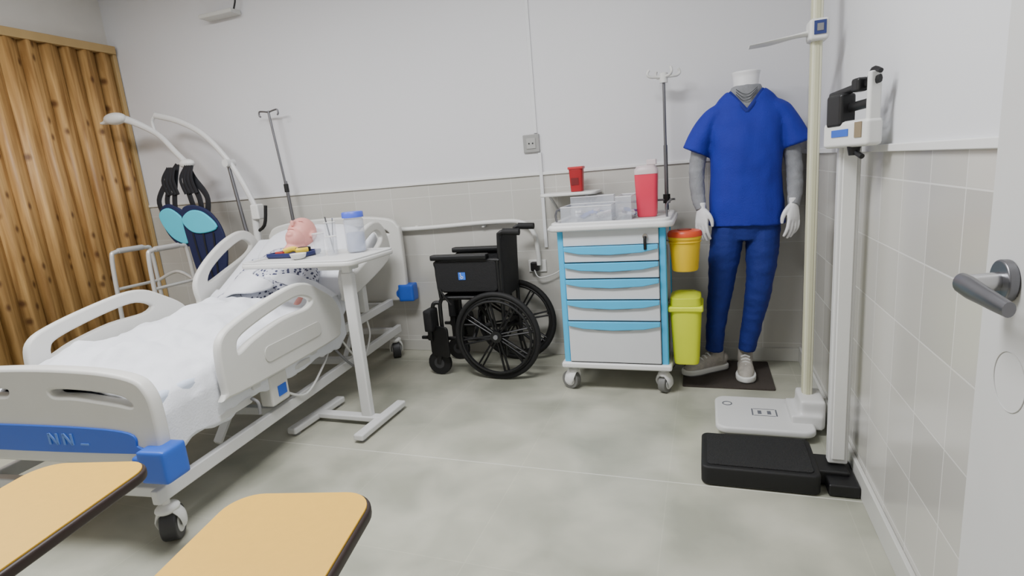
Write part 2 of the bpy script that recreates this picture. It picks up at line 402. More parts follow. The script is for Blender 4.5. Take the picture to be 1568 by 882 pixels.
for j in range(ny+1):
    y=.045+1.30*j/ny
    for i in range(nx+1):
        s=-.62+1.24*i/nx; w=.425; sg=1 if s>0 else -1; q=min(abs(s),w)
        leg=.045*math.exp(-((q-.11)/.09)**2)+.07*math.exp(-(q/.3)**4)
        amp=.55+.45*math.exp(-((y-.95)/.3)**2)+.35*math.exp(-((y-.28)/.12)**2)
        n1=noise.noise(V((s*5+y*2,y*3-s,7))); fold=(1-abs(n1)*2.4)
        h=.572+leg*amp+.035*noise.noise(V((s*4,y*3,1)))+.02*noise.noise(V((s*9+y*3,y*8,4)))+.009*noise.noise(V((s*25,y*16,2)))+.016*max(0,fold)**3
        h-=.05*max(0,(.14-y)/.14)**1.5
        h+=max(0,y-1.22)*.45
        ed=max(0,(q-.34)/.085); h-=.03*ed*ed
        x=s
        if abs(s)>w:
            d=abs(s)-w; h-=d*1.0+.01*noise.noise(V((y*14,s,9))); x=sg*(w+.02*min(1,d/.05)+.008*noise.noise(V((y*16,s*3,3))))
        vs.append(V((x,y,h)))
for j in range(ny):
    for i in range(nx):
        k=j*(nx+1)+i; fs.append((k,k+1,k+nx+2,k+nx+1))
o=mk('blanket',(vs,fs),SHEET,bed,0,180); mm=o.modifiers.new('s','SOLIDIFY'); mm.thickness=.012; mm.offset=1
tube('blanket_fold',bed,[(-.42,1.32,.60),(-.25,1.33,.70),(0,1.34,.76),(.25,1.33,.70),(.42,1.31,.61)],[(.05,.02)]*5,SHEET,8,12,side=(0,1,.4))
pc=ch+ud*.62+un*.155+V((.04,0,0))
vsf=g_ball((0,0,0),1,36,20); pv=[]
for v in vsf[0]:
    f=lambda t,p: math.copysign(abs(t)**p,t)
    q=V((f(v.x,.6)*.33,f(v.y,.6)*.2,v.z*.06*(1-.15*abs(v.x)))); q+=q.normalized()*.012*noise.noise(q*9)
    pv.append(pc+V((1,0,0))*q.x+ud*q.y+un*q.z)
mk('pillow',(pv,vsf[1]),SHEET,bed,0,180)

# ---------- patient simulator manikin on bed ----------
man=empty('patient_simulator_manikin',(-2.257,1.148,0),math.radians(6.5))
SKIN=mat('manikin_skin',(226,156,146),.5)
hc=ch+ud*.585+un*.26+V((.05,0,0))
Rb=Matrix((V((1,0,0)),ud,un)).transposed()
def H(a): return hc+Rb@V(a)
parts=[g_ball(H((0,.02,0)),(.082,.105,.095),rot=Rb),g_ball(H((0,-.06,.02)),(.058,.06,.062),rot=Rb),
 g_sweep([H((0,.02,.085)),H((0,-.02,.112)),H((0,-.028,.09))],[.009,.013,.012],10),
 g_sweep([H((0,-.06,-.02)),H((-.03,-.17,-.05))],[.05,.055],14),
 g_ball(H((0,-.062,.08)),(.024,.008,.008),rot=Rb),g_ball(H((0,-.09,.07)),(.022,.015,.014),rot=Rb)]
for s in(-1,1):
    parts+= [g_ball(H((s*.084,0,0)),(.012,.03,.018),rot=Rb),g_ball(H((s*.032,.02,.083)),(.014,.008,.009),rot=Rb)]
organic('head',parts,SKIN,man,.005,4)
EYL=mat('eyelid',(180,115,108),.6)
for s in(-1,1): tube('eyelid_line',man,[H((s*.046,.017,.088)),H((s*.032,.012,.094)),H((s*.018,.017,.092))],.0015,EYL,3,6)
tube('mouth_line',man,[H((-.022,-.062,.087)),H((0,-.064,.092)),H((.022,-.062,.087))],.0015,EYL,3,6)
gown=D.materials.new('dotted_gown'); gown.use_nodes=True; N,L,g_,s_=pos_nodes(gown); b=N['Principled BSDF']
vo=N.new('ShaderNodeTexVoronoi'); vo.inputs['Scale'].default_value=48; L.new(g_.outputs['Position'],vo.inputs['Vector'])
cr=N.new('ShaderNodeValToRGB'); cr.color_ramp.elements[0].position=.34; cr.color_ramp.elements[1].position=.42
cr.color_ramp.elements[0].color=lin((58,60,88))+(1,); cr.color_ramp.elements[1].color=lin((196,198,208))+(1,)
L.new(vo.outputs['Distance'],cr.inputs[0]); L.new(cr.outputs[0],b.inputs['Base Color']); b.inputs['Roughness'].default_value=.8
def TB(x,u,n): return ch+V((1,0,0))*x+ud*u+un*n
parts=[g_sweep([TB(0,-.02,.16),TB(0,.12,.18),TB(0,.28,.2),TB(0,.42,.2),TB(.02,.47,.2)],[(.16,.07),(.165,.08),(.18,.085),(.16,.07),(.07,.05)],20,4,side=(1,0,0))]
for s in(-1,1):
    parts.append(g_sweep([TB(s*.17,.4,.19),TB(s*.23,.25,.17),TB(s*.25,.08,.155)],[.055,.048,.042],14,3))
organic('gown',parts,gown,man,.009,4,.005,9)
for s in(-1,1):
    p0=TB(s*.25,.1,.155); p1=V((s*.265,1.2,.60)); p2=V((s*.26,1.08,.588))
    hp=[g_sweep([p0,p1],[.034,.022],12,3),g_sweep([p1,p2],[(.022,.014),(.036,.012)],12,side=(1,0,0))]
    for k in range(4):
        o_=V((.017,0,0))*(k-1.5); hp.append(g_sweep([p2+o_,p2+o_+V((0,-.04,.002)),p2+o_+V((0,-.07+.006*abs(k-1.5),-.006))],[.009,.008,.006],8))
    hp.append(g_sweep([p1+V((-s*.01,0,.0)),p1+V((-s*.045,-.04,.0)),p1+V((-s*.05,-.08,-.002))],[.011,.01,.008],8))
    organic('arm',hp,SKIN,man,.005,2)
sv_=[];sf_=[]; n1,n2=40,16
for j in range(n2+1):
    uu=.02+.22*j/n2
    for i in range(n1+1):
        xx=-.43+(.46+.10*math.sin(j*.35))*i/n1; hgt=.135+.15*math.exp(-(xx/.27)**4)+.012*noise.noise(V((xx*9,uu*12,5)))
        sv_.append(TB(xx,uu,hgt))
for j in range(n2):
    for i in range(n1):
        k=j*(n1+1)+i; sf_.append((k,k+1,k+n1+2,k+n1+1))
o=mk('top_sheet',(sv_,sf_),SHEET,bed,0,180); mm=o.modifiers.new('s','SOLIDIFY'); mm.thickness=.008

# ---------- IV pole behind bed ----------
iv=empty('iv_pole',(-2.90,3.33,0))
cyl('pole',iv,(.05,0,.12),(0,0,1.3),.012,DCHR); cyl('upper_pole',iv,(0,0,1.25),(-.05,0,1.8),.008,DCHR); cyl('collar',iv,(0,0,1.22),(0,0,1.28),.017,BLK)
for s in(-1,1): tube('hook',iv,[(-.05,0,1.79),(-.05+s*.05,0,1.8),(-.05+s*.08,0,1.8),(-.05+s*.085,0,1.775),(-.05+s*.075,0,1.765)],.006,DCHR)
for k in range(5):
    a=2*math.pi*k/5+.3; tube('base_leg',iv,[(.05,0,.12),(.05+.06*math.cos(a),.06*math.sin(a)*.3,.08),(.05+.2*math.cos(a),.07*math.sin(a),.02)],.012,DCHR,3)

# ---------- overbed table ----------
ot=empty('overbed_table',(-1.95,2.3,0))
def O(x,y,z): return (x+1.95,y-2.3,z)
plate('tabletop',ot,rrect(.67,.40,.04),mat('table_laminate',(210,209,206),.4),.025,AX(O(-1.93,2.37,.862),(1,0,0),(0,1,0)),(),.008)
plate('tabletop_rim',ot,rrect(.67,.40,.04),STEELW,.012,AX(O(-1.93,2.37,.877),(1,0,0),(0,1,0)),[rrect(.63,.36,.03)],.004)
box('column',ot,O(-1.675,2.25,.42),(.06,.04,.78),STEELW,.008); box('inner_column',ot,O(-1.675,2.25,.6),(.045,.03,.5),WHT,.005)
box('top_bracket',ot,O(-1.75,2.28,.835),(.2,.07,.03),STEELW,.006)
for x in(-2.0,-1.6): box('base_foot',ot,O(x,2.25,.03),(.055,.42,.035),STEELW,.01)
box('base_crossbar',ot,O(-1.8,2.25,.035),(.42,.055,.03),STEELW,.008)
for x in(-2.0,-1.6):
    for y in(2.08,2.42): cyl('glide',ot,O(x,y,0),O(x,y,.015),.018,GREY)
jar=empty('blue_lidded_jar',(-1.77,2.49,.881))
lathe('jar_body',jar,[(.048,0),(.052,.01),(.052,.165),(.046,.18)],mat('jar_wall',(206,212,226),.15,alpha=.4),(0,0,0)); lathe('jar_lid',jar,[(.056,.18),(.056,.205),(.052,.21)],mat('lid_blue',(70,92,206),.4),(0,0,0))
lathe('jar_contents',jar,[(.045,.003),(.045,.10)],mat('jar_content',(176,186,216),.6,alpha=.45),(0,0,0))
for i,(x,y,h) in enumerate(((-1.90,2.46,.17),(-1.93,2.39,.12),(-1.86,2.40,.10))):
    cpn=empty('clear_plastic_cup',(x,y,.875)); lathe('cup_wall',cpn,[(.024,0),(.03,h)],CLR,(0,0,0)); torus('cup_rim',cpn,(0,0,h),.03,.002,WHT,'z',24,6)
    if i==0: tube('forceps',cpn,[(0,0,.005),(.01,0,.1),(.014,.01,.19)],.003,CHR,3,6); tube('spatula',cpn,[(0,.005,.005),(-.01,0,.1),(-.016,-.01,.2)],[(.005,.002)]*3,DCHR,3,6,side=(1,0,0))
tr=empty('instrument_tray',(-2.13,2.42,.875)); plate('tray_base',tr,rrect(.24,.15,.02),mat('navy_tray',(24,34,88),.4),.012,AX((0,0,.008),(1,0,0),(0,1,0)),(),.003)
plate('tray_rim',tr,rrect(.25,.16,.02),mat('navy_tray',(24,34,88)),.018,AX((0,0,.017),(1,0,0),(0,1,0)),[rrect(.23,.14,.015)],.002)
tube('yellow_tourniquet',tr,[(-.07,0,.025),(-.03,.03,.035),(.02,.01,.03),(.05,-.03,.03),(.08,.02,.028)],[(.016,.007)]*5,mat('yellow_band',(222,190,50),.5),4,10,side=(0,0,1))
box('black_monitor',tr,(.04,.03,.03),(.07,.05,.03),BLK,.006); box('small_red_clip',tr,(-.06,-.04,.025),(.05,.02,.015),mat('clip_red',(170,50,40)),.004)
ct=empty('cotton_ball_bowl',(-2.0,2.30,.875)); lathe('bowl',ct,[(.02,0),(.035,.01),(.042,.03)],WHT,(0,0,0))

# ---------- patient lift ----------
pl=empty('patient_lift',(-3.3,3.18,0))
def Q(x,z,y=3.18): return (x+3.3,y-3.18,z)
tube('mast',pl,[Q(-3.12,.1),Q(-3.12,.6),Q(-3.09,1.1)],[(.028,.022)]*3,STEELW,0,12)
tube('boom',pl,[Q(-3.05,1.06),Q(-3.13,1.27),Q(-3.24,1.47),Q(-3.42,1.67),Q(-3.63,1.79),Q(-3.86,1.86)],[(.022,.015)]*6,STEELW,6,12)
tube('piston',pl,[Q(-3.12,.55),Q(-3.2,1.0),Q(-3.25,1.44)],[.018,.014,.012],DCHR,0,12)
box('pivot',pl,Q(-3.06,1.1),(.07,.07,.11),WHT,.012)
tube('boom_knob',pl,[Q(-3.24,1.46,3.14),Q(-3.24,1.46,3.22)],.028,STEELW,0)
tube('swivel_link',pl,[Q(-3.86,1.86),Q(-3.9,1.82),Q(-3.89,1.74)],.012,STEELW,4)
tube('spreader_bar',pl,[Q(-4.22,1.865,3.10),Q(-4.08,1.85,3.12),Q(-3.88,1.73),Q(-3.72,1.57),Q(-3.62,1.47)],[(.028,.02),(.028,.02),(.022,.016),(.022,.016),(.026,.018)],STEELW,6,12)
organic('spreader_head',[g_ball(Q(-4.17,1.865,3.10),(.11,.05,.045)),g_box(Q(-4.27,1.845,3.10),(.09,.05,.02))],WHT,pl,.01,4)
organic('hook_head',[g_ball(Q(-3.64,1.49),(.07,.04,.035))],WHT,pl,.01,2)
tube('handle',pl,[Q(-3.12,.95),Q(-3.02,1.0),Q(-2.98,1.14)],.012,BLK,4)
for y in(3.08,3.28):
    tube('base_leg',pl,[Q(-3.12,.09,3.18),Q(-3.3,.08,y),Q(-4.0,.07,y)],.02,STEELW,4); cyl('leg_wheel',pl,Q(-4.0,.035,y-.012),Q(-4.0,.035,y+.012),.035,GREY)
for y in(3.1,3.26): cyl('rear_wheel',pl,Q(-3.06,.04,y-.012),Q(-3.06,.04,y+.012),.04,GREY)
STRAP=mat('black_strap',(14,16,24),.8); TEAL=mat('teal_mesh',(70,190,215),.8); NAVY=mat('navy_sling',(18,26,66),.8)
for (x,tx) in((-3.78,-3.84),(-3.60,-3.52)):
    for d in(-.05,.0,.045):
        tube('strap',pl,[Q(x*.5-1.85,1.49),Q(x+d*.9,1.38,3.14),Q(tx+d*1.7,1.24,3.12),Q(tx+d*1.2,1.12,3.12)],[(.026,.005)]*4,STRAP,6,8,side=(1,0,0))
    for k in range(4): tube('strap_loop',pl,[Q(x+.02*k-.0,1.47,3.13),Q(x-.055+.035*k,1.38,3.11),Q(x-.03+.035*k,1.27,3.11)],[(.016,.004)]*3,STRAP,5,8,side=(1,0,0))
def slp(name,pts,m,y,th=.02):
    plate(name,pl,[(a+3.3,b) for a,b in pts],m,th,AX((0,y-3.18,0),(1,0,0),(0,0,1)),(),.008,5)
slp('sling_wing_navy',[(-3.93,1.15),(-3.83,1.2),(-3.68,1.12),(-3.62,1.0),(-3.66,.9),(-3.8,.9),(-3.9,1.0)],NAVY,3.12)
slp('sling_wing_teal',[(-3.93,1.12),(-3.83,1.17),(-3.71,1.09),(-3.66,.97),(-3.72,.91),(-3.85,.97)],TEAL,3.105,.012)
slp('sling_body_navy',[(-3.68,1.12),(-3.6,1.18),(-3.44,1.14),(-3.34,1.02),(-3.32,.86),(-3.38,.66),(-3.5,.58),(-3.62,.66),(-3.66,.85)],NAVY,3.09)
slp('sling_body_teal',[(-3.67,1.08),(-3.58,1.14),(-3.46,1.12),(-3.36,1.02),(-3.48,.985),(-3.6,1.0)],TEAL,3.075,.012)
for dx in(-.09,.0,.09): tube('sling_seam',pl,[Q(-3.5+dx*1.1,.98,3.074),Q(-3.5+dx*.9,.8,3.074),Q(-3.49+dx*.6,.64,3.076)],[(.008,.003)]*3,STRAP,4,6,side=(1,0,0))

# ---------- walker ----------
wk=empty('walker',(-3.67,2.77,0))
AL=mat('walker_aluminium',(196,194,190),.35,.3)
for x in(-.175,.175):
    tube('side_frame',wk,[(x*1.15,-.18,.02),(x*1.05,-.17,.5),(x,-.155,.86),(x,-.12,.915),(x,.0,.92),(x,.10,.915),(x,.14,.87),(x*1.05,.15,.5),(x*1.1,.16,.02)],.0145,AL,5)
    tube('hand_grip',wk,[(x,-.1,.92),(x,.08,.92)],.019,mat('walker_grip',(170,168,166),.6),0)
    for z in(.35,.66): tube('side_brace',wk,[(x*1.04,-.165,z),(x*1.04,.15,z)],.011,AL,0)
    for y in(-.18,.16): cyl('rubber_tip',wk,(x*1.13,y,0),(x*1.13,y,.05),.02,RUB)
tube('front_brace',wk,[(-.18,.15,.66),(0,.17,.72),(.18,.15,.66)],.012,AL,5); tube('front_brace_low',wk,[(-.185,.155,.4),(.185,.155,.4)],.011,AL,0)

# ---------- wheelchair ----------
wc=empty('wheelchair',(-1.28,3.12,0))
FRM=mat('black_frame_paint',(14,14,16),.4)
for s in(-1,1):
    y=s*.18; ax=.09
    torus('rear_tyre',wc,(ax,y,.272),.257,.017,RUB,'y',56,12); torus('wheel_rim',wc,(ax,y,.272),.236,.010,FRM,'y',56,8)
    torus('handrim',wc,(ax,y+s*.03,.272),.222,.008,BLK,'y',56,8)
    cyl('hub',wc,(ax,y-.025,.272),(ax,y+.025,.272),.036,FRM); cyl('hub_cap',wc,(ax,y+s*.02,.272),(ax,y+s*.035,.272),.014,GREY)
    g=[]
    for k in range(8):
        t=2*math.pi*k/8+.2
        for dd in(-.1,.1):
            g.append(g_sweep([(ax+.028*math.cos(t+dd*3),y,.272+.028*math.sin(t+dd*3)),(ax+.235*math.cos(t+dd*.6),y,.272+.235*math.sin(t+dd*.6))],[(.011,.006)]*2,8,side=(0,1,0)))
        g.append(g_sweep([(ax+.22*math.cos(t),y,.272+.22*math.sin(t)),(ax+.22*math.cos(t),y+s*.03,.272+.22*math.sin(t))],.004,6))
    mk('spokes',join(g),FRM,wc)
    yi=s*.145
    cyl('caster_wheel',wc,(-.33,yi-.016,.078),(-.33,yi+.016,.078),.078,RUB,bev=.006); cyl('caster_hub',wc,(-.33,yi-.018,.078),(-.33,yi+.018,.078),.035,mat('caster_hub_dark',(55,55,57),.5))
    for d in(-.024,.024): tube('caster_fork_leg',wc,[(-.33,yi+d,.078),(-.315,yi+d,.14),(-.29,yi+d,.175)],[(.014,.004)]*3,FRM,3,8,side=(1,0,0))
    cyl('caster_stem',wc,(-.29,yi,.17),(-.29,yi,.29),.022,FRM); box('fork_crown',wc,(-.295,yi,.175),(.05,.06,.018),FRM)
    tube('side_frame_tube',wc,[(-.29,yi,.2),(-.29,yi,.4),(-.28,yi,.48),(-.22,yi,.5),(.1,yi,.5),(.13,yi,.5)],.013,FRM,5)
    tube('lower_tube',wc,[(-.29,yi,.24),(.0,yi,.24),(.13,yi,.26)],.013,FRM,0)
    tube('back_post',wc,[(.13,yi,.14),(.13,yi,.5),(.14,yi,.84),(.15,yi,.885),(.2,yi,.895),(.26,yi,.89)],.013,FRM,6)
    tube('push_grip',wc,[(.17,yi,.893),(.27,yi,.888)],.020,RUB,0,14)
    tube('arm_tube',wc,[(-.27,yi+s*.01,.5),(-.28,yi+s*.01,.68),(-.25,yi+s*.01,.73),(.1,yi+s*.01,.73),(.12,yi+s*.01,.7),(.12,yi+s*.01,.5)],.011,FRM,5)
    plate('side_panel',wc,rrect(.39,.18,.02),FAB,.018,AX((-.085,yi+s*.012,.637),(1,0,0),(0,0,1)),(),.005)
    organic('armrest_pad',[g_box((-.12,yi+s*.012,.755),(.37,.06,.034))],BLK,wc,.007,5)
    tube('legrest_hanger',wc,[(-.29,yi,.47),(-.33,yi+s*.01,.46),(-.345,yi+s*.01,.36),(-.35,yi+s*.01,.16)],.013,FRM,5)
    plate('footplate',wc,rrect(.15,.19,.02),BLK,.014,AX((-.30,yi-s*.01+s*.045,.23),(.9,s*.3,0),(0,0,1)),(),.003)
    tube('footplate_hinge',wc,[(-.36,yi+s*.01,.14),(-.26,yi+s*.03,.14)],.012,FRM,0)
    organic('calf_pad',[g_box((-.345,yi+s*.03,.37),(.055,.11,.14))],FAB,wc,.009,4)
    organic('release_lever',[g_box((-.365,yi+s*.02,.27),(.03,.03,.08)),g_box((-.40,yi+s*.02,.25),(.06,.02,.02))],BLK,wc,.006,2)
    tube('wheel_lock',wc,[(-.2,yi+s*.02,.46),(-.24,yi+s*.03,.52),(-.26,yi+s*.03,.56)],.007,FRM,3)
    tube('anti_tip',wc,[(.13,yi,.2),(.2,yi,.14),(.24,yi,.08)],.009,FRM,3)
seat=g_sweep([(-.26,0,.505),(.12,0,.505)],[(.145,.012)]*2,16,side=(0,1,0),power=4)
mk('seat_sling',seat,FAB,wc)
tube('cushion',wc,[(-.27,0,.545),(-.24,0,.55),(.08,0,.55),(.1,0,.545)],[(.12,.02),(.135,.035),(.135,.035),(.12,.02)],FAB,4,20,side=(0,1,0),power=3)
tube('back_upholstery',wc,[(.125,0,.50),(.13,0,.54),(.142,0,.82),(.147,0,.88)],[(.15,.012),(.155,.016),(.155,.016),(.15,.012)],FAB,4,20,side=(0,1,0),power=4)
tube('cross_brace_a',wc,[(-.08,-.145,.24),(-.08,.145,.49)],.013,FRM,0); tube('cross_brace_b',wc,[(-.05,.145,.24),(-.05,-.145,.49)],.013,FRM,0)
cyl('axle',wc,(.09,-.17,.272),(.09,.17,.272),.01,FRM)
box('logo_patch',wc,(-.108,-.168,.64),(.045,.003,.045),mat('logo_blue',(50,110,215),.5),0)
mk('logo_figure',join([g_sweep([(-.116,-.17,.652),(-.112,-.17,.637),(-.098,-.17,.634)],.0022,6),g_sweep([(-.120,-.17,.634),(-.112,-.17,.624),(-.1,-.17,.627)],.002,6),g_ball((-.117,-.17,.657),(.0035,.002,.0035),10,8)]),WHT,wc)

# ---------- wall services ----------
wo=empty('wall_outlet_box',(-1.03,YB,1.39)); box('plate',wo,(0,-.008,0),(.105,.016,.11),mat('outlet_grey',(150,150,148),.4),.004); box('face',wo,(0,-.018,0),(.06,.006,.065),mat('outlet_grey2',(165,165,163),.4),.003)
for dx in(-.012,.012): cyl('socket_hole',wo,(dx,-.0215,0),(dx,-.0225,0),.005,DARK)
TW=mat('trunk_white',(216,217,219),.5)
co=empty('wall_conduit',(-1.0,YB,0)); box('upper_trunking',co,(.0,-.004,2.17),(.022,.008,1.44),TW,.002); box('lower_trunking',co,(.02,-.008,1.03),(.022,.016,.6),TW,.003)
hr=empty('wall_pipe_rail',(-1.5,YB,0))
tube('pipe',hr,[(-.62,-.03,.895),(-.3,-.035,.9),(.2,-.04,.915),(.38,-.04,.90),(.455,-.04,.82),(.47,-.04,.70),(.47,-.04,.62)],.015,WHT,6,12)
for x in(-.4,.1): box('pipe_clip',hr,(x,-.018,.9),(.02,.036,.035),WHT)
so=empty('socket_with_plug',(-1.05,YB,.61)); box('socket_plate',so,(0,-.006,0),(.12,.012,.08),WHT,.003); box('plug',so,(-.01,-.03,.0),(.055,.04,.06),BLK,.008); tube('plug_cord',so,[(-.01,-.05,-.02),(.02,-.05,-.07),(.12,-.04,-.05),(.2,-.03,.0)],.004,WHT)
wb=empty('wall_bracket',(-3.27,YB,2.5)); box('bar',wb,(0,-.05,0),(.3,.1,.03),TRIM,.008); tube('hook',wb,[(.13,-.05,.01),(.16,-.05,.08),(.12,-.05,.11)],.006,BLK)  # generic bar and hook standing in for an unidentified shape, not a lamp
sh=empty('wall_shelf',(-.77,YB,1.07)); plate('shelf_board',sh,rrect(.33,.22,.03),WHT,.018,AX((0,-.12,0),(1,0,0),(0,1,0)),(),.005)
for x in(-.11,.11): tube('shelf_bracket',sh,[(x,-.01,-.11),(x,-.05,-.09),(x,-.2,-.012)],.008,STEELW,4)
rb=empty('red_sharps_box',(-.725,3.28,1.08)); RED=mat('dark_red_plastic',(160,28,36),.4)
mk('body',g_sweep([(0,0,0),(0,0,.13)],[(.036,.03),(.042,.034)],24,side=(1,0,0),power=5),RED,rb,.002); box('lid',rb,(0,0,.138),(.09,.074,.016),mat('red_lid',(190,50,55),.4),.004); box('label',rb,(-.005,-.0345,.06),(.045,.001,.04),mat('label_dark',(110,16,22)),0)

# ---------- medical cart ----------
mc=empty('medical_cart',(-.47,3.03,0))
CW=mat('cart_white',(220,220,220),.35); CW2=mat('cart_drawer',(206,208,211),.35)
for x in(-.25,.25):
    for y in(-.17,.17): caster(mc,x,y,.052,CW,mat('caster_white_tyre',(110,110,108),.5),.15,.042,1.2 if x<0 else -.4)
box('base_tray',mc,(0,0,.155),(.59,.46,.035),CW,.012)
box('cabinet_body',mc,(0,.01,.53),(.52,.42,.74),CW,.004)
for x in(-.262,.262):
    for y in(-.19,.19): box('corner_post',mc,(x,y,.53),(.034,.045,.74),SKYB,.008)
box('side_panel_l',mc,(-.268,0,.53),(.012,.34,.72),CW,.003); box('side_panel_r',mc,(.268,0,.53),(.012,.34,.72),CW,.003)
box('top_fascia',mc,(0,-.212,.858),(.49,.02,.085),CW2,.004)
cyl('lock',mc,(.18,-.222,.855),(.18,-.235,.855),.013,CHR); tube('key',mc,[(.18,-.236,.855),(.18,-.242,.83),(.18,-.238,.79)],.008,BLK,3)
zz=[(.812,.730),(.724,.642),(.636,.528),(.522,.412),(.406,.178)]
for i,(zt,zb) in enumerate(zz):
    box('drawer_front_%d'%(i+1),mc,(0,-.213,(zt+zb)/2),(.485,.022,zt-zb),CW2,.004)
    out=[(-.238,zt-.002),(.238,zt-.002),(.238,zt-.018),(.16,zt-.034),(0,zt-.042),(-.16,zt-.034),(-.238,zt-.018)]
    plate('drawer_handle_%d'%(i+1),mc,out,SKYB,.020,AX((0,-.229,0),(1,0,0),(0,0,1)),(),.003)
    plate('handle_recess_%d'%(i+1),mc,[(-.12,zt-.038),(.12,zt-.038),(.08,zt-.050),(-.08,zt-.050)],mat('recess_grey',(170,172,176),.5),.004,AX((0,-.2255,0),(1,0,0),(0,0,1)),(),.001,0)
    box('drawer_gap_%d'%(i+1),mc,(0,-.205,zb-.003),(.485,.02,.006),DARK,0)
plate('top_slab',mc,rrect(.62,.5,.04),CW,.03,AX((0,0,.913),(1,0,0),(0,1,0)),(),.01)
plate('top_rim',mc,rrect(.60,.48,.04),CW,.02,AX((0,0,.932),(1,0,0),(0,1,0)),[rrect(.56,.44,.03)],.006)
tube('guard_rail',mc,[(-.285,-.16,.93),(-.285,-.16,1.0),(-.285,.2,1.0),(-.26,.225,1.0),(.26,.225,1.0),(.285,.2,1.0),(.285,-.16,1.0),(.285,-.16,.93)],.006,DCHR,3,8)
for x in(-.2,.2): cyl('rail_post',mc,(x,.225,.93),(x,.225,1.0),.006,DCHR)
tube('push_handle',mc,[(-.28,-.14,.89),(-.33,-.14,.9),(-.34,-.12,.9),(-.34,.12,.9),(-.33,.14,.9),(-.28,.14,.89)],.01,CW,4)
cyl('iv_pole_tube',mc,(.26,.235,.5),(.26,.235,1.3),.011,DCHR); cyl('iv_pole_upper',mc,(.26,.235,1.3),(.26,.235,1.66),.008,DCHR); cyl('iv_clamp',mc,(.26,.235,.98),(.26,.235,1.03),.02,BLK)
cyl('iv_hub',mc,(.26,.235,1.63),(.26,.235,1.68),.022,WHT)
for k in range(4):
    a=math.pi/2*k+.5; c_,s_2=math.cos(a),math.sin(a)
    tube('iv_hook',mc,[(.26,.235,1.66),(.26+.05*c_,.235+.04*s_2*.8,1.662),(.26+.08*c_,.235+.07*s_2*.8,1.665),(.26+.095*c_,.235+.085*s_2*.8,1.68),(.26+.085*c_,.235+.075*s_2*.8,1.70)],.0075,WHT,4,8)
YE=mat('yellow_plastic',(236,196,24),.35); ORG=mat('orange_lid',(218,78,36),.4); LIME=mat('lime_yellow_plastic',(216,228,34),.4)
yb=empty('yellow_round_waste_bin',(-.105,2.93,.655)); lathe('bucket',yb,[(.062,0),(.066,.01),(.078,.165),(.083,.165),(.083,.178)],YE,(0,0,0)); lathe('lid',yb,[(.085,.178),(.085,.195),(.078,.205),(.04,.21)],ORG,(0,0,0)); torus('rim_ring',yb,(0,0,.15),.078,.004,YE,'z')
cyl('lid_opening',yb,(0,-.01,.209),(0,-.01,.213),.035,mat('lid_dark',(120,40,20),.5))
lb=empty('lime_square_waste_bin',(-.105,2.94,.16)); mk('bin_body',g_sweep([(0,0,0),(0,0,.03),(0,0,.30)],[(.062,.08),(.066,.085),(.08,.10)],28,side=(1,0,0),power=5),LIME,lb,.003)
box('bin_collar',lb,(0,0,.305),(.175,.215,.03),LIME,.01); mk('bin_lid',g_sweep([(0,0,.32),(0,0,.36),(0,0,.372)],[(.08,.1),(.076,.095),(.05,.07)],28,side=(1,0,0),power=5),mat('lime_lid',(196,208,24),.4),lb,.003)
box('mount_bracket',mc,(.285,-.08,.80),(.03,.05,.02),CW); box('mount_bracket_low',mc,(.285,-.08,.47),(.03,.05,.02),CW)
sc=empty('sharps_container',(-.30,3.07,.93)); PK=mat('translucent_red',(228,58,88),.3,alpha=.93)
mk('body',g_sweep([(0,0,0),(0,0,.01),(0,0,.21),(0,0,.225)],[(.048,.04),(.052,.045),(.06,.052),(.06,.052)],28,side=(1,0,0),power=5),PK,sc)
mk('white_lid',g_sweep([(0,0,.225),(0,0,.25),(0,0,.27)],[(.062,.054),(.06,.052),(.045,.04)],28,side=(1,0,0),power=5),mat('clear_lid',(232,215,218),.3,alpha=.6),sc)
box('lid_flap',sc,(.03,0,.285),(.05,.07,.03),mat('clear_lid',(232,215,218)),.006)
def organiser(x,y,w,d,h,n):
    e=empty('clear_organizer_bin',(x,y,.93)); t=.003
    box('bottom',e,(0,0,t/2),(w,d,t),CLR,0)
    for s in(-1,1): box('side',e,(s*w/2,0,h/2),(t,d,h),CLR,0); box('end',e,(0,s*d/2,h/2),(w,t,h),CLR,0)
    for k in range(1,n): box('divider',e,(-w/2+w*k/n,0,h/2),(t,d,h*.9),CLR,0)
    torusp=[(-w/2,-d/2,h),(w/2,-d/2,h),(w/2,d/2,h),(-w/2,d/2,h)]
    mk('rim',g_sweep([V(q) for q in torusp],.003,6,0,True),mat('rim_clear',(235,235,238),.2,alpha=.8),e)
    cols=[(210,214,226),(90,110,190),(150,120,180),(230,230,232),(70,90,160),(200,190,200)]
    for k in range(n*4):
        c=random.choice(cols); box('packet',e,(random.uniform(-w*.38,w*.38),random.uniform(-d*.3,d*.3),.02+random.uniform(0,.03)),(.05,.035,.014),mat('packet_%d%d'%(c[0],c[1]),c,.5),.003,(random.uniform(-.4,.4),random.uniform(-.3,.3),random.uniform(0,3)))
organiser(-.60,3.00,.27,.24,.085,3); organiser(-.41,3.06,.08,.24,.12,2)
organiser(-.62,3.2,.25,.06,.12,2)

